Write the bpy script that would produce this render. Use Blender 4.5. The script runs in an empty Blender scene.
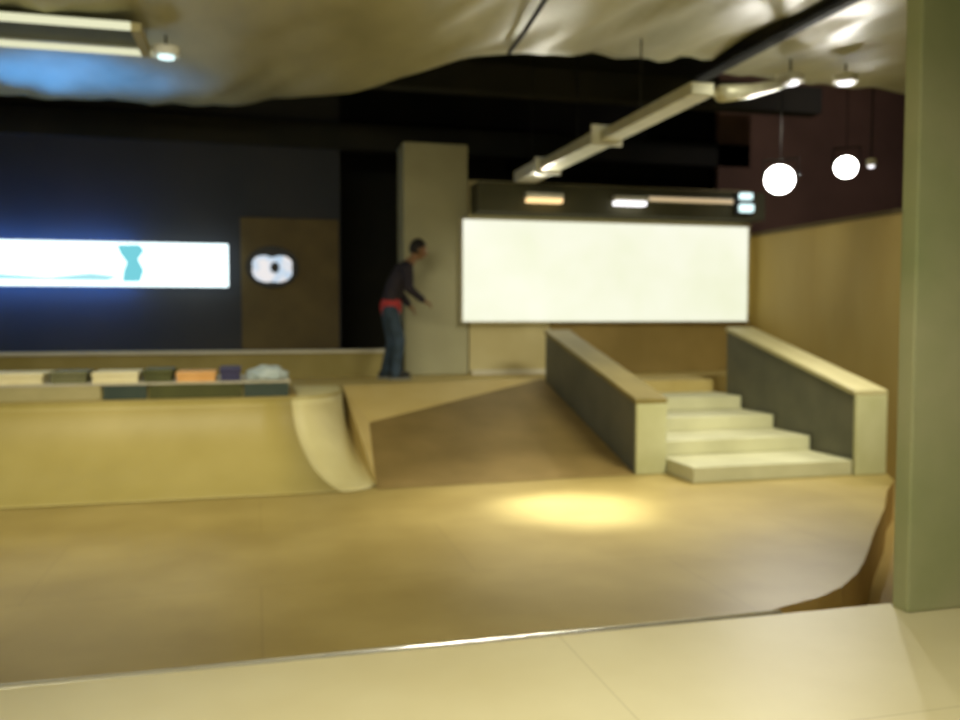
import bpy, bmesh, math, random
from mathutils import Vector, Matrix, noise
random.seed(4)
S = bpy.context.scene
COL = S.collection
PI = math.pi

# ------------------------------------------------------------------ materials
def srgb(c):
    return tuple(((v/255)/12.92 if v/255 <= .04045 else ((v/255+.055)/1.055)**2.4) for v in c) + (1,)

def mat(name, c1, c2=None, rough=.7, scale=3.0, metal=0, stretch=(1,1,1), bump=0, spec=.4, detail=4, seams=None):
    m = bpy.data.materials.new(name); m.use_nodes = True
    nt = m.node_tree; N = nt.nodes; L = nt.links
    b = N['Principled BSDF']
    b.inputs['Roughness'].default_value = rough
    b.inputs['Metallic'].default_value = metal
    b.inputs['Specular IOR Level'].default_value = spec
    tc = N.new('ShaderNodeTexCoord'); mp = N.new('ShaderNodeMapping'); mp.inputs['Scale'].default_value = stretch
    L.new(tc.outputs['Object'], mp.inputs[0])
    nz = N.new('ShaderNodeTexNoise'); nz.inputs['Scale'].default_value = scale; nz.inputs['Detail'].default_value = detail
    L.new(mp.outputs[0], nz.inputs['Vector'])
    rp = N.new('ShaderNodeValToRGB')
    rp.color_ramp.elements[0].position = .32; rp.color_ramp.elements[1].position = .68
    rp.color_ramp.elements[0].color = srgb(c1); rp.color_ramp.elements[1].color = srgb(c2 or c1)
    L.new(nz.outputs['Fac'], rp.inputs[0])
    out = rp.outputs[0]
    if seams:
        br = N.new('ShaderNodeTexBrick'); br.inputs['Scale'].default_value = 1
        br.inputs['Brick Width'].default_value = seams[0]; br.inputs['Row Height'].default_value = seams[1]
        br.inputs['Mortar Size'].default_value = .006; br.inputs['Mortar Smooth'].default_value = .4
        L.new(tc.outputs['Object'], br.inputs['Vector'])
        br.inputs['Color1'].default_value = (1,1,1,1); br.inputs['Color2'].default_value = (.9,.9,.9,1)
        br.inputs['Mortar'].default_value = (.62,.6,.55,1)
        mx = N.new('ShaderNodeMix'); mx.data_type = 'RGBA'; mx.blend_type = 'MULTIPLY'; mx.inputs[0].default_value = .4
        L.new(out, mx.inputs[6]); L.new(br.outputs[0], mx.inputs[7]); out = mx.outputs[2]
    L.new(out, b.inputs['Base Color'])
    if bump:
        bp = N.new('ShaderNodeBump'); bp.inputs['Strength'].default_value = bump; bp.inputs['Distance'].default_value = .02
        L.new(nz.outputs['Fac'], bp.inputs['Height']); L.new(bp.outputs[0], b.inputs['Normal'])
    return m

def glow(name, c1, strength, c2=None, scale=2, lo=.4, hi=.6):
    m = bpy.data.materials.new(name); m.use_nodes = True
    nt = m.node_tree; N = nt.nodes; L = nt.links
    b = N['Principled BSDF']; b.inputs['Base Color'].default_value = (.05,.05,.05,1)
    b.inputs['Emission Strength'].default_value = strength
    b.inputs['Emission Color'].default_value = srgb(c1)
    if c2:
        tc = N.new('ShaderNodeTexCoord'); nz = N.new('ShaderNodeTexNoise'); nz.inputs['Scale'].default_value = scale
        nz.inputs['Detail'].default_value = 3
        rp = N.new('ShaderNodeValToRGB'); rp.color_ramp.elements[0].position = lo; rp.color_ramp.elements[1].position = hi
        rp.color_ramp.elements[0].color = srgb(c2); rp.color_ramp.elements[1].color = srgb(c1)
        L.new(tc.outputs['Object'], nz.inputs['Vector']); L.new(nz.outputs[0], rp.inputs[0]); L.new(rp.outputs[0], b.inputs['Emission Color'])
    return m

M = {}
M['floor']    = mat('floor_plywood', (150,130,72), (168,148,88), .42, 1.4, seams=(2.44,1.22), bump=.03, spec=.5)
M['face']     = mat('quarter_plywood', (168,152,84), (182,166,100), .5, 1.3, stretch=(1,.5,1), bump=.04)
M['corner']   = mat('pale_ply', (196,184,130), (208,198,146), .5, 2)
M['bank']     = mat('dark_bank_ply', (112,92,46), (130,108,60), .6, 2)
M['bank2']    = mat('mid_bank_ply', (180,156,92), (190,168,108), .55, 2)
M['deck']     = mat('deck_ply', (206,194,146), (218,208,164), .45, 1.2, seams=(2.44,1.22), bump=.03)
M['stair']    = mat('stair_paint', (182,178,140), (200,196,158), .5, 2)
M['ledge']    = mat('ledge_side', (92,92,76), (106,104,86), .6, 3)
M['ledgecap'] = mat('ledge_cap', (124,110,58), (140,124,70), .45, 3)
M['ledgecap2']= mat('ledge_cap_pale', (178,168,122), (194,184,138), .4, 3)
M['ledgeend'] = mat('ledge_end', (182,180,132), (196,194,150), .5, 3)
M['fascia']   = mat('brown_fascia', (168,138,74), (184,154,90), .6, 3)
M['lower']    = mat('lower_floor', (160,134,74), (172,146,88), .6, 1)
M['platform'] = mat('platform_ply', (176,154,88), (190,170,108), .5, 1.5, seams=(2.44,1.22))
M['parapet']  = mat('parapet_ply', (138,124,66), (154,140,84), .6, 2)
M['trim']     = mat('pale_trim', (196,188,164), (206,200,178), .5, 3)
M['darkwall'] = mat('dark_wall', (50,54,62), (62,62,66), .8, .8)
M['brownwall']= mat('brown_board', (88,74,42), (106,90,52), .7, 2)
M['void']     = mat('void_wall', (34,36,32), (50,48,38), .9, 1)
M['maroon']   = mat('maroon_wall', (104,80,66), (122,94,78), .8, 1)
M['column']   = mat('column_paint', (158,154,122), (172,168,134), .75, 1.5, bump=.05)
M['pillar']   = mat('pillar_paint', (150,156,108), (174,172,130), .75, 1.6, bump=.05)
M['beige']    = mat('beige_wall', (186,172,122), (198,186,138), .7, 1.5)
M['brownply'] = mat('brown_ply', (136,114,58), (154,130,72), .6, 1.5)
M['rightply'] = mat('right_ply', (176,150,78), (190,166,98), .6, 1.2, stretch=(1,1,.4), seams=(1.22,2.44))
M['ceil']     = mat('dark_ceiling', (44,46,34), (64,64,46), .9, .8)
M['foil']     = mat('ceiling_sheet', (160,156,120), (190,186,148), .42, 1.6, bump=.5, spec=.6, stretch=(1,.45,1))
M['bulk']     = mat('bulkhead_paint', (66,66,46), (80,78,56), .7, 2)
M['black']    = mat('black_paint', (22,22,22), (30,30,30), .5, 5)
M['duct']     = mat('duct_metal', (196,192,160), (212,208,180), .4, 4, metal=.2)
M['steel']    = mat('coping_steel', (226,222,200), (236,232,212), .22, 5, metal=.7)
M['white']    = mat('white_enamel', (226,226,214), (236,236,226), .4, 4)
M['teal']     = mat('dark_teal_panel', (52,66,60), (64,76,66), .6, 4)
M['olive']    = mat('olive_panel', (70,72,34), (84,86,42), .6, 4)
M['palefront']= mat('pale_front_panel', (164,156,112), (176,166,122), .6, 4)
M['cream']    = mat('cream_card', (226,214,168), (234,224,184), .6, 6)
M['orange']   = mat('orange_card', (224,168,98), (232,180,112), .6, 6)
M['navy']     = mat('navy_card', (52,50,84), (62,60,94), .6, 6)
M['dkolive']  = mat('olive_card', (104,104,70), (118,116,82), .6, 6)
M['paleblue'] = mat('pale_blue_cloth', (170,184,184), (188,198,196), .8, 8, bump=.3)
M['skin']     = mat('skin', (126,92,62), (140,104,72), .55, 12)
M['hair']     = mat('hair', (18,16,15), (28,24,22), .7, 40, bump=.4)
M['jacket']   = mat('dark_jacket', (34,30,40), (44,36,42), .8, 10, bump=.2)
M['shirt']    = mat('red_shirt', (160,46,48), (176,58,56), .8, 14)
M['jeans']    = mat('dark_jeans', (34,48,56), (62,78,96), .85, 7, bump=.2)
M['shoe']     = mat('dark_shoe', (26,26,22), (38,36,30), .7, 12)
M['sole']     = mat('shoe_sole', (120,120,112), None, .7, 12)
M['eye']      = mat('eye_white', (220,216,206), None, .3, 12)
M['screen']   = glow('white_screen_light', (255,255,238), 1.0, (236,240,206), .9, .2, .8)
M['led']      = glow('strip_screen_light', (232,252,255), 2.0)
M['ledcyan']  = glow('strip_screen_cyan', (110,206,220), 1.0)
M['ledpale']  = glow('strip_screen_pale_cyan', (170,232,240), 1.0)
M['sign']     = glow('sign_light', (240,236,236), .95, (190,214,236), 5, .4, .6)
M['lamp']     = glow('flood_light_glow', (255,252,244), 30)
M['lampwarm'] = glow('warm_lamp_glow', (255,214,150), 1.6)
M['lampcool'] = glow('cool_lamp_glow', (250,246,250), 2.2)
M['lampcyan'] = glow('cyan_lamp_glow', (214,244,244), 1.6)
M['tube']     = glow('tube_light_glow', (246,246,206), .85)
M['tubewarm'] = glow('warm_tube_glow', (236,206,160), .8)
M['haloglow'] = glow('added_blue_halo_glow', (70,140,255), 34)  # emission of the added halo bars

# ------------------------------------------------------------------ geometry helpers
def finish(name, bm, m, parent=None, smooth=False, bev=0):
    me = bpy.data.meshes.new(name)
    bmesh.ops.recalc_face_normals(bm, faces=bm.faces)
    if bev:
        bmesh.ops.bevel(bm, geom=[e for e in bm.edges if len(e.link_faces) == 2 and e.calc_face_angle(0) > .5], offset=bev, segments=2, profile=.6, affect='EDGES')
    bm.to_mesh(me); bm.free()
    if smooth:
        for p in me.polygons: p.use_smooth = True
    for mm in (m if isinstance(m, (list, tuple)) else [m]): me.materials.append(mm)
    o = bpy.data.objects.new(name, me); COL.objects.link(o)
    if parent: o.parent = parent
    return o

def rel(o, parent):            # keep world placement under a translated Empty
    o.parent = parent; o.matrix_parent_inverse = Matrix.Translation(parent.location).inverted(); return o

def box(bm, x0, x1, y0, y1, z0, z1):
    v = [bm.verts.new(p) for p in ((x0,y0,z0),(x1,y0,z0),(x1,y1,z0),(x0,y1,z0),(x0,y0,z1),(x1,y0,z1),(x1,y1,z1),(x0,y1,z1))]
    for f in ((0,3,2,1),(4,5,6,7),(0,1,5,4),(1,2,6,5),(2,3,7,6),(3,0,4,7)): bm.faces.new([v[i] for i in f])

def B(name, m, *r, parent=None, bev=0):
    bm = bmesh.new()
    for q in r: box(bm, *q)
    return finish(name, bm, m, parent, bev=bev)

def prism(bm, pts, lo, hi, axis='z'):
    def P(p, t):
        return {'z': (p[0], p[1], t), 'x': (t, p[0], p[1]), 'y': (p[0], t, p[1])}[axis]
    a = [bm.verts.new(P(p, lo)) for p in pts]; b = [bm.verts.new(P(p, hi)) for p in pts]
    bm.faces.new(a); bm.faces.new(b)
    for i in range(len(pts)):
        j = (i+1) % len(pts); bm.faces.new((a[i], a[j], b[j], b[i]))

def PR(name, m, pts, lo, hi, axis='z', parent=None, bev=0):
    bm = bmesh.new(); prism(bm, pts, lo, hi, axis); return finish(name, bm, m, parent, bev=bev)

def tube(bm, pts, r, n=12, cap=True):
    pts = [Vector(p) for p in pts]; rings = []
    for i, p in enumerate(pts):
        d = (pts[min(i+1, len(pts)-1)] - pts[max(i-1, 0)]).normalized()
        up = Vector((0,0,1)) if abs(d.z) < .9 else Vector((0,1,0))
        a = d.cross(up).normalized(); b = a.cross(d)
        rr = r[i] if isinstance(r, (list, tuple)) else r
        rings.append([bm.verts.new(p + (a*math.cos(t) + b*math.sin(t))*rr) for t in [2*PI*k/n for k in range(n)]])
    for q, w in zip(rings, rings[1:]):
        for k in range(n): bm.faces.new((q[k], q[(k+1)%n], w[(k+1)%n], w[k]))
    if cap: bm.faces.new(rings[0]); bm.faces.new(rings[-1])

def T(name, m, pts, r, n=12, parent=None):
    bm = bmesh.new(); tube(bm, pts, r, n); return finish(name, bm, m, parent, smooth=n > 8)

def tag(o, label, cat, group=None, kind=None):
    o['label'] = label; o['category'] = cat
    if group: o['group'] = group
    if kind: o['kind'] = kind
    return o

def st(o): o['kind'] = 'structure'; return o

def thing(name, loc, label, cat, group=None):
    o = bpy.data.objects.new(name, None); COL.objects.link(o); o.location = loc; o.empty_display_size = .1
    return tag(o, label, cat, group)

def lab(o, label): o['label'] = label; return o

# ------------------------------------------------------------------ the room shell
X0, X1, Y0, Y1, ZB, ZC = -8.0, 11.0, -4.0, 14.5, -.35, 5.3
st(B('floor', M['lower'], (X0,X1,Y0,Y1,ZB-.1,ZB)))
st(B('ceiling', M['ceil'], (X0,X1,Y0,Y1,ZC,ZC+.1)))
st(B('wall_back', M['void'], (X0,X1,Y1,Y1+.1,ZB,ZC)))
st(B('wall_left', M['darkwall'], (X0-.1,X0,Y0,Y1,ZB,ZC)))
st(B('wall_right', M['maroon'], (X1,X1+.1,Y0,Y1,ZB,ZC)))
st(B('wall_front', M['darkwall'], (X0,X1,Y0-.1,Y0,ZB,ZC)))
# the dark inner wall far left with the strip of light, and its brown board
st(B('wall_back_left', M['darkwall'], (X0,1.15,12.5,12.62,.72,ZC)))
tag(B('wall_board', M['brownwall'], (-.22,1.12,12.45,12.5,.72,2.86), bev=.01),
    'dark brown board on the far wall behind the round eye-like sign', 'board')
# beige wall under the white screen
st(B('wall_back_middle', M['beige'], (2.72,3.85,11.2,11.3,.72,1.5), (2.72,6.92,11.25,11.35,1.5,3.3)))
tag(B('plywood_panel', M['brownply'], (3.86,6.9,11.17,11.3,.72,1.42), bev=.008),
    'brown plywood panel under the white screen at the top of the stairs', 'panel')
st(B('trim_1', M['trim'], (2.74,3.85,11.12,11.2,.72,.78)))
# bulkhead over the screen
st(B('trim_2', M['bulk'], (2.75,6.9,10.85,11.25,2.84,3.22)))
# right half height wall of plywood, running away from the camera
st(B('wall_right_middle', M['rightply'], (6.92,7.02,5.0,11.35,ZB,2.64)))
st(B('trim_3', M['brownwall'], (6.9,7.04,5.0,11.2,2.64,2.69)))
st(B('wall_back_right', M['maroon'], (7.04,X1,12.4,12.5,ZB,ZC)))
# dark beams below the dark ceiling
for i, (y, z) in enumerate(((10.6,4.3),(12.4,3.85))):
    tag(B('ceiling_beam', M['void'], (-8,7.6,y,y+.25,z,z+.35)),
        ('dark ceiling beam running across just behind the pale ceiling sheeting', 'dark ceiling beam running across low over the far wall')[i], 'beam', 'dark ceiling beams')

# ------------------------------------------------------------------ main skate floor, raised with a curved right edge
curve = [(5.78,9.5),(5.78,6.95),(5.6,6.65),(5.22,6.28),(4.72,5.7),(4.2,5.16),(3.75,4.67),(3.55,4.46),(3.35,4.27),(3.12,4.09),(2.88,3.96),(2.61,3.88),(2.3,3.76),(2.0,3.62),(1.6,3.5)]
pts = [(-8,3.5),(-8,10.4)] + [(5.78,10.4)] + curve
bm = bmesh.new(); prism(bm, pts, ZB, 0)
o = finish('floor_2', bm, [M['floor'], M['fascia']])
for p in o.data.polygons:
    if abs(p.normal.z) < .5: p.material_index = 1
st(o)
# foreground deck
dk = st(B('floor_3', M['deck'], (-8,11,-4,3.42,ZB,.145)))
bm = bmesh.new(); tube(bm, [(-8,3.44,.125),(2.3,3.44,.125)], .03, 14)
tag(finish('coping_pipe', bm, M['steel'], smooth=True), 'shiny pale metal pipe along the edge of the near deck', 'coping')

# ------------------------------------------------------------------ raised platform
plat = [(-8,8.42),(.36,8.42),(.62,8.6),(.8,9.0),(.9,9.68),(3.42,10.25),(5.78,10.25),(6.92,10.25),(6.92,14.5),(-8,14.5)]
st(PR('floor_4', M['platform'], plat, 0, .72))
st(B('floor_5', M['platform'], (3.76,5.41,9.58,10.25,0,.72)))
# low parapet at the back of the platform
st(B('wall_back_low', M['parapet'], (-8,1.72,11.2,11.42,.72,1.03)))
st(B('trim_4', M['trim'], (-8,1.74,11.16,11.46,1.03,1.065)))

# quarter pipe : profile swept along a path that turns the corner
def sweep(name, tops, bots, m, n=14, parent=None):
    bm = bmesh.new(); rows = []
    for (tx, ty), (bx, by) in zip(tops, bots):
        row = []
        for k in range(n+1):
            a = k/n*PI/2
            s = 1-math.cos(a); h = .72*math.sin(a)     # s: 0 at lip
            # concave transition : from lip (vertical-ish) to floor (flat)
            t = math.sin(a); z = .72*(1-math.sin(a)) ; u = 1-math.cos(a)
            row.append(bm.verts.new((tx+(bx-tx)*u, ty+(by-ty)*u, z+.006)))
        rows.append(row)
    for r1, r2 in zip(rows, rows[1:]):
        for k in range(n): bm.faces.new((r1[k], r1[k+1], r2[k+1], r2[k]))
    # close the back so that the ramp is a solid
    base = [(bm.verts.new((tx, ty, .002))) for (tx, ty) in tops]
    for i in range(len(rows)-1):
        bm.faces.new((rows[i][0], rows[i+1][0], base[i+1], base[i]))
        bm.faces.new((rows[i][-1], rows[i+1][-1], base[i+1], base[i]))
    bm.faces.new([*rows[0], base[0]]); bm.faces.new([*rows[-1], base[-1]])
    return finish(name, bm, m, parent, smooth=False)
qp = thing('quarter_pipe', (-2,8.4,0), 'long tan plywood quarter pipe on the left below the low bench', 'quarter pipe')
xs = [-7.95,-5,-2.5,0,.3]
f = rel(sweep('ramp_face', [(x,8.40) for x in xs], [(x if x < .2 else .68,7.35) for x in xs], M['face']), qp)
for p in f.data.polygons: p.use_smooth = True
top = [(.3,8.40),(.45,8.43),(.58,8.52),(.70,8.68),(.79,8.9),(.85,9.2),(.88,9.66)]
bot = [(.68,7.35),(.8,7.37),(.9,7.43),(1.0,7.58),(1.1,7.9),(1.14,8.5),(1.12,9.3)]
f = rel(sweep('ramp_corner', top, bot, M['corner']), qp); lab(f, 'pale rounded corner of the ramp')
for p in f.data.polygons: p.use_smooth = True
rel(PR('corner_plate', M['corner'], [(.36,8.44),(.44,8.46),(.57,8.55),(.68,8.71),(.77,8.92),(.83,9.2),(.85,9.6),(.36,9.75)], .721, .733), qp)
rel(T('lip', M['face'], [(-7.95,8.41,.716),(.3,8.41,.716)]+[(x,y+.01,.716) for x,y in top], .012), qp)

# bank between the quarter pipe and the stair ledge
bank = thing('bank_ramp', (2.2,9,0), 'dark brown sloping bank between the left ramp and the stair ledge', 'ramp')
A = (3.43,10.24,.72); D = (3.43,7.5,.004); Cc = (.98,7.42,.004); Bp = (1.1,8.92,.40)
def poly(name, faces, m):
    bm = bmesh.new(); vs = {}
    for fc in faces:
        q = []
        for p in fc:
            if p not in vs: vs[p] = bm.verts.new(p)
            q.append(vs[p])
        bm.faces.new(q)
    return finish(name, bm, m)
A0=(3.43,10.24,.004); B0=(1.1,8.92,.004)
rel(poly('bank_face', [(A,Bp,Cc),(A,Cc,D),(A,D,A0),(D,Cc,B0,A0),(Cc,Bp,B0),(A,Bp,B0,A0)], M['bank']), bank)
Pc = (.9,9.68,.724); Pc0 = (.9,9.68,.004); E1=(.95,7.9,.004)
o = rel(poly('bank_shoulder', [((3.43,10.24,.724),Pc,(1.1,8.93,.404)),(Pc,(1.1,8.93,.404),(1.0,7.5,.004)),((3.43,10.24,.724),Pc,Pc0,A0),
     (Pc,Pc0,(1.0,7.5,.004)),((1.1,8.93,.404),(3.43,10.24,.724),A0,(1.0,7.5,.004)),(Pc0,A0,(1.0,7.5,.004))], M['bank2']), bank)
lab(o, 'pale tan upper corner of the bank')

# ------------------------------------------------------------------ stairs with two sloping ledges
stairs = thing('stairs', (4.58,7,0), 'pale broad stairs rising to the platform between two sloping ledges', 'stairs')
for i in range(4):
    y = 6.98+.65*i; z = .144*(i+1)
    rel(B('step', M['stair'], (3.76,5.41,y,9.58,z-.144+.002,z), bev=.008), stairs)
def ledge(name, xa, xb, ya, yb, za, zb, label, cm):
    t = thing(name, ((xa+xb)/2,ya,0), label, 'ledge')
    rel(PR('ledge_side', M['ledge'], [(ya+.012,0.002),(ya+.012,za-.05),(yb,zb-.05),(yb,.002)], xa+.012, xb-.012, 'x'), t)
    rel(PR('ledge_cap', cm, [(ya,za-.05),(ya,za),(yb,zb),(yb,zb-.05)], xa-.01, xb+.01, 'x', bev=.008), t)
    e = rel(B('ledge_end', M['ledgeend'], (xa,xb,ya-.01,ya+.03,.002,za-.05), bev=.008), t)
    return t
ledge('stair_ledge', 3.44,3.75,7.5,10.2,.72,1.33, 'sloping ledge left of the stairs, dark grey side and brown top', M['ledgecap'])
ledge('stair_ledge', 5.42,5.76,6.96,9.3,.80,1.37, 'sloping ledge right of the stairs with a pale bright top', M['ledgecap2'])

# ------------------------------------------------------------------ column and pillar
st_col = tag(B('column', M['column'], (1.84,2.70,11.17,11.7,.72,3.75), bev=.03), 'tall square grey-beige column left of the white screen', 'column')
tag(B('pillar', M['pillar'], (2.85,3.9,3.28,3.38,.145,ZC), bev=.012), 'wide grey-green pillar at the right edge on the near deck', 'pillar')

# ------------------------------------------------------------------ white screen, strip screen, sign
sc = thing('white_screen', (4.7,11.1,1.4), 'large blank white rectangular screen glowing on the back wall', 'screen')  # blank white rectangle, made bright by emission
rel(B('screen_panel', M['screen'], (2.60,6.77,11.06,11.14,1.43,2.76)), sc)
rel(B('screen_frame', M['trim'], (2.58,6.79,11.05,11.16,1.41,1.43),(2.58,6.79,11.05,11.16,2.76,2.78),(2.58,2.60,11.05,11.16,1.43,2.76),(6.77,6.79,11.09,11.16,1.43,2.76)), sc)
ld = thing('strip_screen', (-2.5,12.4,1.9), 'long narrow glowing white and cyan screen on the dark left wall', 'screen')
rel(B('display', M['led'], (-6,-.38,12.22,12.27,1.89,2.47), bev=.02), ld)
for nm, mm, pts_ in (('cyan_image','ledcyan',[(-1.78,2.43),(-1.5,2.44),(-1.44,2.36),(-1.52,2.25),(-1.45,2.1),(-1.5,1.95),(-1.72,1.95),(-1.7,2.1),(-1.66,2.2),(-1.74,2.32)]),
                     ('pale_cyan_image','ledpale',[(-5.0,1.98),(-1.9,1.96),(-1.75,2.02),(-2.1,2.06),(-2.6,2.0),(-3.2,2.04),(-5.0,2.1)])):
    rel(PR(nm, M[mm], pts_, 12.212, 12.219, 'y'), ld)
rel(B('housing', M['black'], (-6,-.5,12.27,12.499,2.1,2.26)), ld)
rel(B('added_halo_bar', M['haloglow'], (-6,-1.6,12.28,12.31,1.93,1.97)), ld)  # bars added out of sight behind the display to cast a blue halo
rel(B('added_halo_bar', M['haloglow'], (-6,-1.6,12.28,12.31,2.39,2.43)), ld)
sg = thing('eye_sign', (.2,12.4,2.17), 'round white sign with a dark dot like an eye on the brown board', 'sign')
bm = bmesh.new()
prism(bm, [(.2+.36*math.cos(a),2.18+.29*math.sin(a)) for a in [2*PI*k/32 for k in range(32)]], 12.40, 12.45, 'y')
rel(finish('back_plate', bm, M['black']), sg)
bm = bmesh.new()
out = []
for k in range(40):
    a = 2*PI*k/40; r = 1.0 - .20*max(0, math.sin(a))**10 + .16*abs(math.sin(2*a))
    out.append((.2+.26*r*math.cos(a), 2.17+(.175 if math.sin(a) > 0 else .195)*r*math.sin(a)))
prism(bm, out, 12.37, 12.40, 'y')
rel(finish('white_mark', bm, M['sign']), sg)
bm = bmesh.new()
prism(bm, [(.235+.06*math.cos(a),2.17+.075*math.sin(a)) for a in [2*PI*k/24 for k in range(24)]], 12.35, 12.37, 'y')
rel(finish('dark_dot', bm, M['black']), sg)

# ------------------------------------------------------------------ bench on the platform behind the lip, with the things on it
bn = thing('low_bench', (-2,8.65,.72), 'long low bench on the left platform with a dark panelled front', 'bench')
rel(B('bench_top', M['trim'], (-6,.3,8.6,9.6,.856,.87), bev=.004), bn)
rel(B('bench_body', M['parapet'], (-6,.28,8.66,9.55,.72,.856)), bn)
for (a, b, mm) in ((-6,-1.42,'palefront'),(-1.4,-1.02,'teal'),(-1.0,-.16,'olive'),(-.14,.28,'teal')):
    p = rel(B('front_panel', M[mm], (a,b,8.61,8.66,.722,.854), bev=.004), bn)
    lab(p, {'palefront':'pale front panel','teal':'dark teal front panel','olive':'olive front panel'}[mm])
def carton(x0, x1, y0, y1, h, mm, label):
    t = thing('flat_box', ((x0+x1)/2,(y0+y1)/2,.87), label, 'box', 'flat boxes on the low bench')
    rel(B('tray', M[mm], (x0+.01,x1-.01,y0+.01,y1-.01,.871,.871+h*.6), bev=.006), t)
    rel(B('lid', M[mm], (x0,x1,y0,y1,.871+h*.6,.871+h), bev=.01), t)
carton(-2.75,-1.93,8.72,9.2,.10,'cream','flat cream box at the left end of the low bench')
carton(-1.88,-1.56,8.75,9.15,.11,'dkolive','dark olive box between two cream boxes on the low bench')
carton(-1.52,-1.1,8.72,9.2,.10,'cream','flat cream box left of the olive-green box on the low bench')
carton(-1.07,-.8,8.75,9.2,.12,'olive','olive-green box between the cream and the orange box on the bench')
carton(-.77,-.4,8.70,9.15,.09,'orange','flat orange box on the low bench')
carton(-.37,-.17,8.72,9.1,.13,'navy','small navy box beside the orange box on the low bench')
bm = bmesh.new(); bmesh.ops.create_icosphere(bm, subdivisions=4, radius=1)
for v in bm.verts:
    d = noise.noise(v.co*2.2)*.18
    v.co = Vector((v.co.x*.2*(1+d), v.co.y*.2*(1+d), max(v.co.z, -.3)*.10*(1+d)))
    v.co += Vector((.08,8.92,.871+.036))
tag(finish('folded_cloth', bm, M['paleblue'], smooth=True), 'pale blue-grey heap of cloth at the right end of the low bench', 'cloth')

# ------------------------------------------------------------------ hanging ceiling sheeting
def sheet(name, outline_far, near_y, z, label, m, sag=.02, nx=90, ny=50, amp=.045):
    # outline_far: list of (x, y) along the far edge, left to right
    bm = bmesh.new(); grid = []
    xs = [outline_far[0][0] + (outline_far[-1][0]-outline_far[0][0])*i/nx for i in range(nx+1)]
    def fy(x):
        for (xa, ya), (xb, yb) in zip(outline_far, outline_far[1:]):
            if xa <= x <= xb+1e-6: return ya+(yb-ya)*(x-xa)/(xb-xa)
        return outline_far[-1][1]
    for x in xs:
        row = []
        for j in range(ny+1):
            y = near_y + (fy(x)-near_y)*(j/ny)
            e = j/ny
            d = noise.noise(Vector((x*1.3, y*.45, z)))*amp*1.6 + noise.noise(Vector((x*4.2+y*1.6, y*.9, z)))*amp
            roll = -sag*max(0, (e-.965)/.035)**2
            row.append((x, y, z + d + roll))
        grid.append(row)
    top = [[bm.verts.new((p[0], p[1], p[2]+.035)) for p in r] for r in grid]
    low = [[bm.verts.new(p) for p in r] for r in grid]
    for i in range(nx):
        for j in range(ny):
            bm.faces.new((low[i][j], low[i+1][j], low[i+1][j+1], low[i][j+1]))
            bm.faces.new((top[i][j], top[i][j+1], top[i+1][j+1], top[i+1][j]))
        bm.faces.new((low[i][0], top[i][0], top[i+1][0], low[i+1][0])); bm.faces.new((low[i][ny], low[i+1][ny], top[i+1][ny], top[i][ny]))
    for j in range(ny):
        bm.faces.new((low[0][j], low[0][j+1], top[0][j+1], top[0][j])); bm.faces.new((low[nx][j], top[nx][j], top[nx][j+1], low[nx][j+1]))
    return tag(finish(name, bm, m, smooth=True), label, 'ceiling sheet')
far = [(-6,11.0),(-2.8,10.99),(-.86,10.87),(.5,10.38),(1.0,9.8),(1.46,9.05),(1.9,8.3),(2.35,7.8),(4.35,7.8)]
sheet('ceiling_sheet', far, 1.5, 4.0, 'large rippled silvery sheet hung under the ceiling above the ramps', M['foil'])
sheet('ceiling_sheet', [(4.6,8.25),(7.6,8.3)], 1.5, 4.02, 'narrower rippled sheet under the ceiling at upper right by the pillar', M['foil'], nx=45)
tag(T('cable', M['black'], [(2.27,7.78,3.92),(2.22,7.2,3.90),(2.14,6.2,3.92),(2.1,5.4,3.93)], .02, 8), 'dark cable running under the middle of the ceiling sheet', 'cable')
tag(T('dark_gap_infill', M['black'], [(4.48,8.3,3.96),(4.48,5.6,3.96)], .055, 8), 'dark track standing in for shade in the gap between the two ceiling sheets', 'infill')  # black tube added to draw the shaded gap between the sheets

# duct
du = thing('air_duct', (3.5,11,3.3), 'long pale rectangular duct running under the dark ceiling towards the screen', 'duct')
for i, (ya, yb) in enumerate(((9.9,10.83),(8.1,9.86),(6.2,8.06))):
    dz = -.02*i
    rel(B('duct_section', M['white' if i == 0 else 'duct'], (3.22+.03*i,3.50-.01*i,ya,yb,3.22+dz+.02*i,3.36+dz), bev=.01), du)
for y in (9.88,8.08):
    rel(B('flange', M['white'], (3.2,3.52,y-.015,y+.015,3.18,3.38)), du)
for y in (10.5,8.9,7.3):
    rel(B('hanger', M['black'], (3.36,3.372,y,y+.012,3.37,5.3)), du)
# side branch conduit
rel(T('conduit', M['duct'], [(3.6,6.3,3.27),(4.1,6.7,3.42),(4.6,7.1,3.6),(5.0,7.5,3.78)], [.07,.06,.05,.04]), du)

# ------------------------------------------------------------------ lamps
def disc(name, c, d, r, h, m, parent, n=24, r2=None):
    c = Vector(c); d = Vector(d).normalized()
    bm = bmesh.new(); tube(bm, [c, c+d*h], [r, r2 or r], n)
    o = finish(name, bm, m); return rel(o, parent)
def flood(loc, aim, r, label):
    t = thing('floodlight', loc, label, 'floodlight', 'bright floodlights')
    L = Vector(loc); d = (Vector(aim)-L).normalized()
    disc('housing', L-d*.16, d, r*.6, .16, M['black'], t, r2=r*1.12)
    disc('lens', L, d, r, .015, M['lamp'], t)
    s = d.cross(Vector((0,0,1))).normalized()
    a = L-d*.06
    rel(T('bracket', M['black'], [a+s*r*1.2, a+s*r*1.2+Vector((0,0,.2)), a-s*r*1.2+Vector((0,0,.2)), a-s*r*1.2], .012, 8), t)
    rel(T('drop_rod', M['black'], [a+Vector((0,0,.2)), (a.x,a.y,ZC)], .006, 8), t)
    return d
FA = (5.58,8.5,3.0); FB = (6.42,8.5,3.17)
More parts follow.
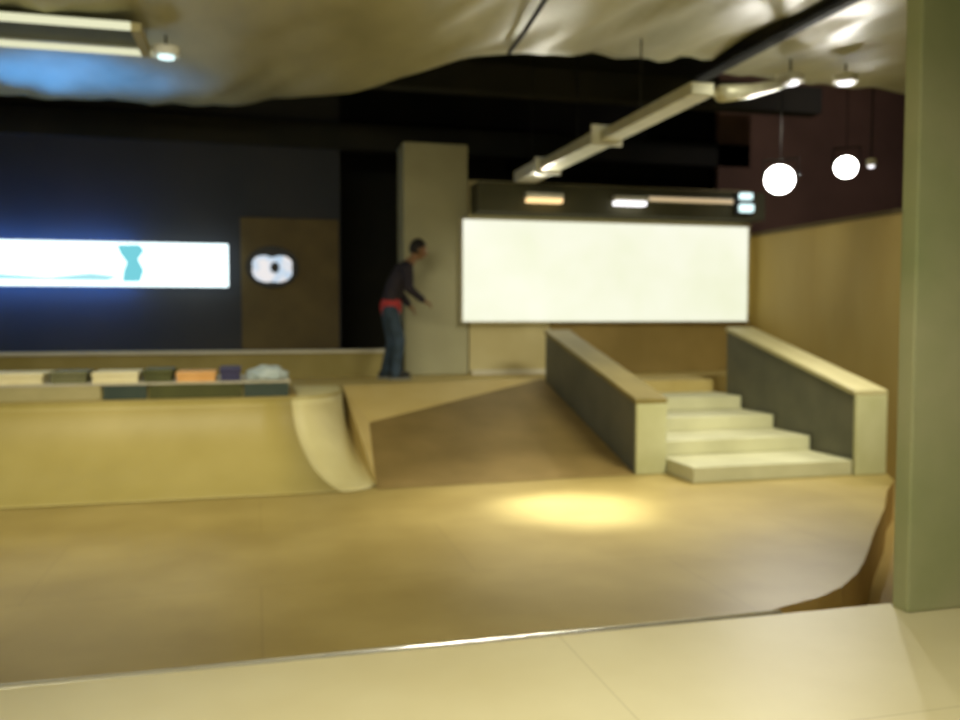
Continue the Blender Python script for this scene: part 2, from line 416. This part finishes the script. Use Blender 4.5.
dA = flood(FA, (2.0,4.5,.6), .155, 'larger bright floodlight on the left of the pair at upper right')
dB = flood(FB, (2.5,4.0,.6), .118, 'smaller bright floodlight on the right of the pair at upper right')
def small(loc, label, r=.07, mm='lampcool', top=3.98, nm='ceiling_spot'):
    t = thing(nm, loc, label, 'spotlight', 'small ceiling spots')
    disc('can', (loc[0],loc[1],loc[2]), (0,0,1), r*1.3, .07, M['white'], t)
    disc('lens', (loc[0],loc[1],loc[2]-.02), (0,0,1), r*.8, .02, M[mm], t)
    rel(T('stem', M['black'], [(loc[0],loc[1],loc[2]+.07),(loc[0],loc[1],top)], .01, 8), t)
small((5.02,7.5,3.76), 'small white spot at the end of the conduit, the left of two', .10)
small((5.64,7.5,3.80), 'small white spot close to the pillar under the right ceiling sheet', .09)
small((6.75,8.5,3.2), 'tiny white spot just right of the smaller floodlight', .04, top=ZC)
small((-.76,8.25,3.80), 'bright little spot at the corner of the hanging light frame', .09, 'lampcyan')

def wl(x, w, mm, label):
    t = thing('downlight', (x,10.8,3.03), label, 'lamp', 'lamps over the white screen')
    rel(B('lamp_body', M['white'], (x-w/2,x+w/2,10.72,10.85,3.02,3.09), bev=.015), t)
    rel(B('diffuser', M[mm], (x-w/2+.01,x+w/2-.01,10.71,10.84,2.97,3.02), bev=.015), t)
wl(3.62,.5,'lampwarm','orange-glowing lamp above the left part of the white screen')
wl(4.82,.46,'lampcool','white glowing lamp above the middle of the white screen')
tl = thing('tube_lamp', (5.75,10.8,3.05), 'thin long tube lamp above the right half of the white screen', 'lamp')
rel(T('tube', M['tubewarm'], [(5.12,10.78,3.07),(6.35,10.78,3.07)], .022), tl)
rel(B('mount', M['white'], (5.1,6.37,10.80,10.85,3.04,3.11)), tl)
cy = thing('junction_lamp', (6.42,10.8,3.0), 'small bluish white lamp at the right corner above the white screen', 'lamp')
rel(B('upper_lens', M['lampcyan'], (6.44,6.62,10.7,10.78,3.10,3.19), bev=.02), cy)
rel(B('lower_lens', M['lampcyan'], (6.44,6.64,10.7,10.78,2.93,3.04), bev=.02), cy)
rel(B('backing', M['black'], (6.4,6.68,10.78,10.852,2.9,3.21), bev=.02), cy)

# hanging light frame at top left
fr = thing('light_frame', (-1.6,8.05,3.85), 'hanging rectangular light frame with glowing edges at upper left', 'light fitting')
rel(B('near_tube', M['tube'], (-2.9,-.98,7.68,7.74,3.84,3.90), bev=.012), fr)
rel(B('far_tube', M['tube'], (-3.1,-.82,8.40,8.46,3.84,3.89), bev=.012), fr)
rel(B('end_bar', M['palefront'], (-.98,-.9,7.70,8.44,3.83,3.9)), fr)
rel(B('end_bar', M['palefront'], (-3.0,-2.92,7.7,8.44,3.83,3.9)), fr)
rel(B('backing', M['olive'], (-2.9,-.98,7.74,8.40,3.905,3.925)), fr)
rel(T('cord', M['black'], [(-1.1,8.05,3.92),(-1.1,8.05,4.05)], .01, 8), fr)

# ------------------------------------------------------------------ skater
def grow(V, Edg, R, root=0, sub=2):
    bm = bmesh.new(); V = [Vector(v) for v in V]
    R = [r if isinstance(r, tuple) else (r, r) for r in R]
    for a, b in Edg:                       # overlapping tapered ellipsoid chain, fused by the remesh
        L = (V[b]-V[a]).length; n = max(2, int(L/(min(R[a][1], R[b][1])*.35))+1)
        for k in range(n+1):
            t = k/n; c = V[a].lerp(V[b], t); ry = R[a][0]*(1-t)+R[b][0]*t; rx = R[a][1]*(1-t)+R[b][1]*t
            bmesh.ops.create_icosphere(bm, subdivisions=2, radius=1, matrix=Matrix.Translation(c) @ Matrix.Diagonal((rx, ry, min(rx, ry), 1)))
    me = bpy.data.meshes.new('g'); bm.to_mesh(me); bm.free(); return me

def remesh(meshes, vox, name, m, parent):
    bm = bmesh.new()
    for q in meshes: bm.from_mesh(q)
    me = bpy.data.meshes.new(name); bm.to_mesh(me); bm.free()
    o = bpy.data.objects.new(name, me); COL.objects.link(o)
    md = o.modifiers.new('r', 'REMESH'); md.mode = 'VOXEL'; md.voxel_size = vox; md.use_smooth_shade = True
    sm = o.modifiers.new('sm', 'SMOOTH'); sm.iterations = 5; sm.factor = .5
    dg = bpy.context.evaluated_depsgraph_get(); dg.update()
    res = bpy.data.meshes.new_from_object(o.evaluated_get(dg)); res.name = name
    o.modifiers.clear(); o.data = res; res.materials.clear(); res.materials.append(m)
    for p in res.polygons: p.use_smooth = True
    o.parent = parent
    return o

def blob(c, s, rot=0, axis='Y', sub=3, fn=None):
    bm = bmesh.new(); bmesh.ops.create_icosphere(bm, subdivisions=sub, radius=1)
    for v in bm.verts:
        if fn: v.co = fn(v.co)
        v.co = Vector((v.co.x*s[0], v.co.y*s[1], v.co.z*s[2]))
    bmesh.ops.transform(bm, matrix=Matrix.Translation(c) @ Matrix.Rotation(rot, 4, axis), verts=bm.verts)
    me = bpy.data.meshes.new('b'); bm.to_mesh(me); bm.free(); return me

sk = thing('person', (1.57,10.62,.72), 'person in a dark jacket and jeans leaning forward beside the square column', 'person', None)
# local coordinates: +x is where the skater faces, z up from the platform
hipL, hipR = (0,.09,.86), (0,-.09,.86)
V = [(0,0,.88),(.03,0,1.02),(.09,0,1.18),(.17,0,1.33),(.235,0,1.42),(.285,0,1.475),(.325,0,1.53),   # pelvis..head base
     (0,.09,.83),(.05,.10,.46),(-.04,.11,.10),                                                   # left leg 7,8,9
     (0,-.09,.83),(.10,-.10,.47),(.06,-.11,.10),                                                 # right leg 10,11,12
     (.17,.17,1.36),(.13,.235,1.12),(.27,.22,.93),                                                # left arm 13,14,15
     (.20,-.17,1.36),(.20,-.25,1.11),(.37,-.20,.98)]                                              # right arm 16,17,18
Ed = [(0,1),(1,2),(2,3),(3,4),(4,5),(5,6),(0,7),(7,8),(8,9),(0,10),(10,11),(11,12),(3,13),(13,14),(14,15),(3,16),(16,17),(17,18)]
Rb = [(.13,.10),(.125,.095),(.135,.10),(.14,.10),(.07,.07),(.052,.052),(.05,.05),.085,.055,.038,.085,.055,.038,.052,.040,.027,.052,.040,.027]
body_m = [grow(V, Ed, Rb)]
hc = Vector((.365,0,1.60))
def headf(c):
    x, y, z = c
    if z < 0: x += .12*(-z); y *= 1-.22*(-z)         # chin forward and narrow
    if x > .3 and z > .1: x *= .96
    return Vector((x, y, z))
body_m.append(blob(hc, (.098,.076,.122), .25, 'Y', 4, headf))
hm = Matrix.Translation(hc) @ Matrix.Rotation(.25, 4, 'Y')
def H(p): return tuple(hm @ Vector(p))
body_m.append(blob(H((.102,0,-.02)), (.022,.014,.026), .25))
body_m.append(blob(H((.085,0,-.062)), (.018,.026,.010), .25))
body_m.append(blob(H((.085,0,.022)), (.014,.05,.010), .25))
for s in (1,-1): body_m.append(blob(H((-.005,s*.078,-.01)), (.02,.012,.032), .25))
def hand(w, dirv, s):
    w = Vector(w); d = Vector(dirv).normalized(); side = Vector((0,0,1)).cross(d).normalized(); n = d.cross(side)
    out = [grow([w, w+d*.05, w+d*.09], [(0,1),(1,2)], [.026,(.036,.018),(.036,.016)])]
    for i, ln in enumerate((.066,.076,.070,.054)):
        b = w+d*.08+side*(.027-.018*i)
        out.append(grow([b, b+d*ln*.45-n*.004, b+d*ln*.8-n*.018, b+d*ln-n*.036], [(0,1),(1,2),(2,3)], [.010,.0095,.009,.008]))
    b = w+d*.03+side*s*.03
    out.append(grow([b, b+d*.03+side*s*.022-n*.01, b+d*.055+side*s*.024-n*.024], [(0,1),(1,2)], [.012,.011,.009]))
    return out
body_m += hand(V[15], (.5,0,-.5), 1) + hand(V[18], (.7,.1,-.35), 1)
remesh(body_m, .007, 'body', M['skin'], sk)
# clothes
jm = [grow([V[i] for i in (0,1,2,3,13,14,15,16,17,18)]+[(.225,0,1.40)], [(0,1),(1,2),(2,3),(3,4),(4,5),(5,6),(3,7),(7,8),(8,9),(3,10)],
           [(.15,.12),(.15,.118),(.16,.125),(.155,.12),.072,.058,.044,.072,.058,.044,(.085,.08)])]
jk = remesh(jm, .012, 'jacket', M['jacket'], sk)
sh = remesh([grow([(0.015,0,.87),(.015,0,.91),(.03,0,.95)], [(0,1),(1,2)], [(.165,.138),(.165,.138),(.15,.12)])], .012, 'shirt_hem', M['shirt'], sk)
lab(sh, 'red shirt hem showing below the jacket')
remesh([grow([(0,0,.86),V[7],V[8],(-.045,.11,.07),V[10],V[11],(.055,-.11,.07)], [(0,1),(1,2),(2,3),(0,4),(4,5),(5,6)],
             [(.14,.11),.105,.08,.066,.105,.08,.066])], .012, 'jeans', M['jeans'], sk)
for (x, y) in ((-.04,.11),(.06,-.11)):
    def sf(c): return Vector((c.x, c.y*(1+.12*c.x), max(c.z, -.55)*(1-.28*max(0, c.x))))
    s_ = remesh([blob((x+.045,y,.06), (.145,.052,.062), 0, 'Y', 3, sf)], .008, 'shoe', M['shoe'], sk)
    bm = bmesh.new()
    prism(bm, [(x+.045+.15*math.cos(a), y+.055*math.sin(a)) for a in [2*PI*k/20 for k in range(20)]], .001, .026)
    finish('sole', bm, M['sole'], s_)
def hairf(c):
    z = c.z
    if c.x > .35: z = max(z, .35)
    return Vector((min(c.x, .86) if z < .6 else c.x, c.y, max(z, -.55)))
hm_ = blob(hc+Vector((-.012,0,.012)), (.107,.086,.128), .25, 'Y', 4, hairf)
remesh([hm_], .008, 'hair', M['hair'], sk)
for s in (1,-1):
    me = blob(H((.086,s*.031,.004)), (.010,.013,.009), .25, 'Y', 2)
    me.materials.append(M['eye']); e = bpy.data.objects.new('eye', me); COL.objects.link(e); e.parent = sk

# ------------------------------------------------------------------ lights
def area(loc, aim, sx, sy, power, color, spread=PI):
    l = bpy.data.lights.new('area_light', 'AREA'); l.shape = 'RECTANGLE'; l.size = sx; l.size_y = sy
    l.energy = power; l.color = color; l.spread = spread
    o = bpy.data.objects.new('area_light', l); COL.objects.link(o); o.location = loc
    o.rotation_euler = (Vector(aim)-Vector(loc)).to_track_quat('-Z', 'Y').to_euler(); return o
def spot(loc, aim, power, color, size=60, blend=.8, r=.08):
    l = bpy.data.lights.new('spot_light', 'SPOT'); l.energy = power; l.color = color
    l.spot_size = math.radians(size); l.spot_blend = blend; l.shadow_soft_size = r
    o = bpy.data.objects.new('spot_light', l); COL.objects.link(o); o.location = loc
    o.rotation_euler = (Vector(aim)-Vector(loc)).to_track_quat('-Z', 'Y').to_euler(); return o
WARM = (1,.94,.70); GREEN = (1,.98,.8)
area((-1.0,4.6,3.7), (-1.0,7.9,.5), 3.0, .4, 85, WARM, 2.0)         # added unseen area lights over ramp, deck and stairs; no fittings
area((.6,1.0,3.6), (.6,2.4,0), 2.5, .4, 70, (1,.95,.78), 1.9)
area((4.9,5.0,3.7), (4.7,8.0,.3), 1.6, .4, 60, GREEN, 1.6)
spot((2.55,7.3,3.85), (2.35,6.25,0), 700, (1,.95,.78), 58, 1.0)
spot((2.55,6.9,3.85), (2.4,6.3,0), 2300, (.88,.95,1), 23, 1.0, .2)   # the pool of light on the floor
spot(tuple(Vector(FA)+dA*.05), (2.0,4.5,.6), 160, (1,.97,.88), 120, .7)
spot(tuple(Vector(FB)+dB*.05), (2.5,4.0,.6), 110, (1,.97,.88), 120, .7)
spot((5.4,8.3,3.7), (6.9,10.5,2.2), 60, (1,.95,.75), 62, 1)
spot((3.4,8.9,3.1), (3.0,11.2,1.0), 40, (1,.95,.8), 70, 1)
spot((3.4,10.4,2.9), (3.3,8.0,4.0), 60, (1,.97,.82), 70, 1)      # added uplight, washes the far edge of the sheeting
spot((.3,-.6,.9), (3.2,5.5,4.0), 120, (1,.98,.75), 80, 1)  # added unseen spot behind the camera, lifts the ceiling sheeting
spot((7.6,7.5,4.6), (8.6,12.4,3.4), 130, (1,.86,.86), 90, 1)  # added spot to brighten the maroon wall
spot((-3.7,10.4,1.3), (-1.9,9.9,4.0), 1500, (.05,.26,1), 38, 1)  # added unseen blue spot, tints the left of the ceiling sheet
spot((-.3,1.6,3.3), (3.2,3.4,2.4), 42, (1,1,.8), 120, 1)  # added unseen spot to brighten the pillar
w = bpy.data.worlds.new('world'); w.use_nodes = True; S.world = w
w.node_tree.nodes['Background'].inputs[0].default_value = (.9,.95,.8,1); w.node_tree.nodes['Background'].inputs[1].default_value = .0

# ------------------------------------------------------------------ camera
cd = bpy.data.cameras.new('camera'); cam = bpy.data.objects.new('camera', cd); COL.objects.link(cam)
cd.sensor_width = 36; cd.lens = 866*36/960; cd.clip_start = .05
cam.location = (0,0,1.5)
yaw, pit = 14.360, 2.909
cam.rotation_euler = (math.radians(90-pit), 0, math.radians(-yaw))
cd.dof.use_dof = True; cd.dof.focus_distance = 1.6; cd.dof.aperture_fstop = 2.7
S.camera = cam
S.view_settings.view_transform = 'Standard'; S.view_settings.look = 'None'; S.view_settings.gamma = 1
S.view_settings.use_curve_mapping = False
S.view_settings.exposure = 0
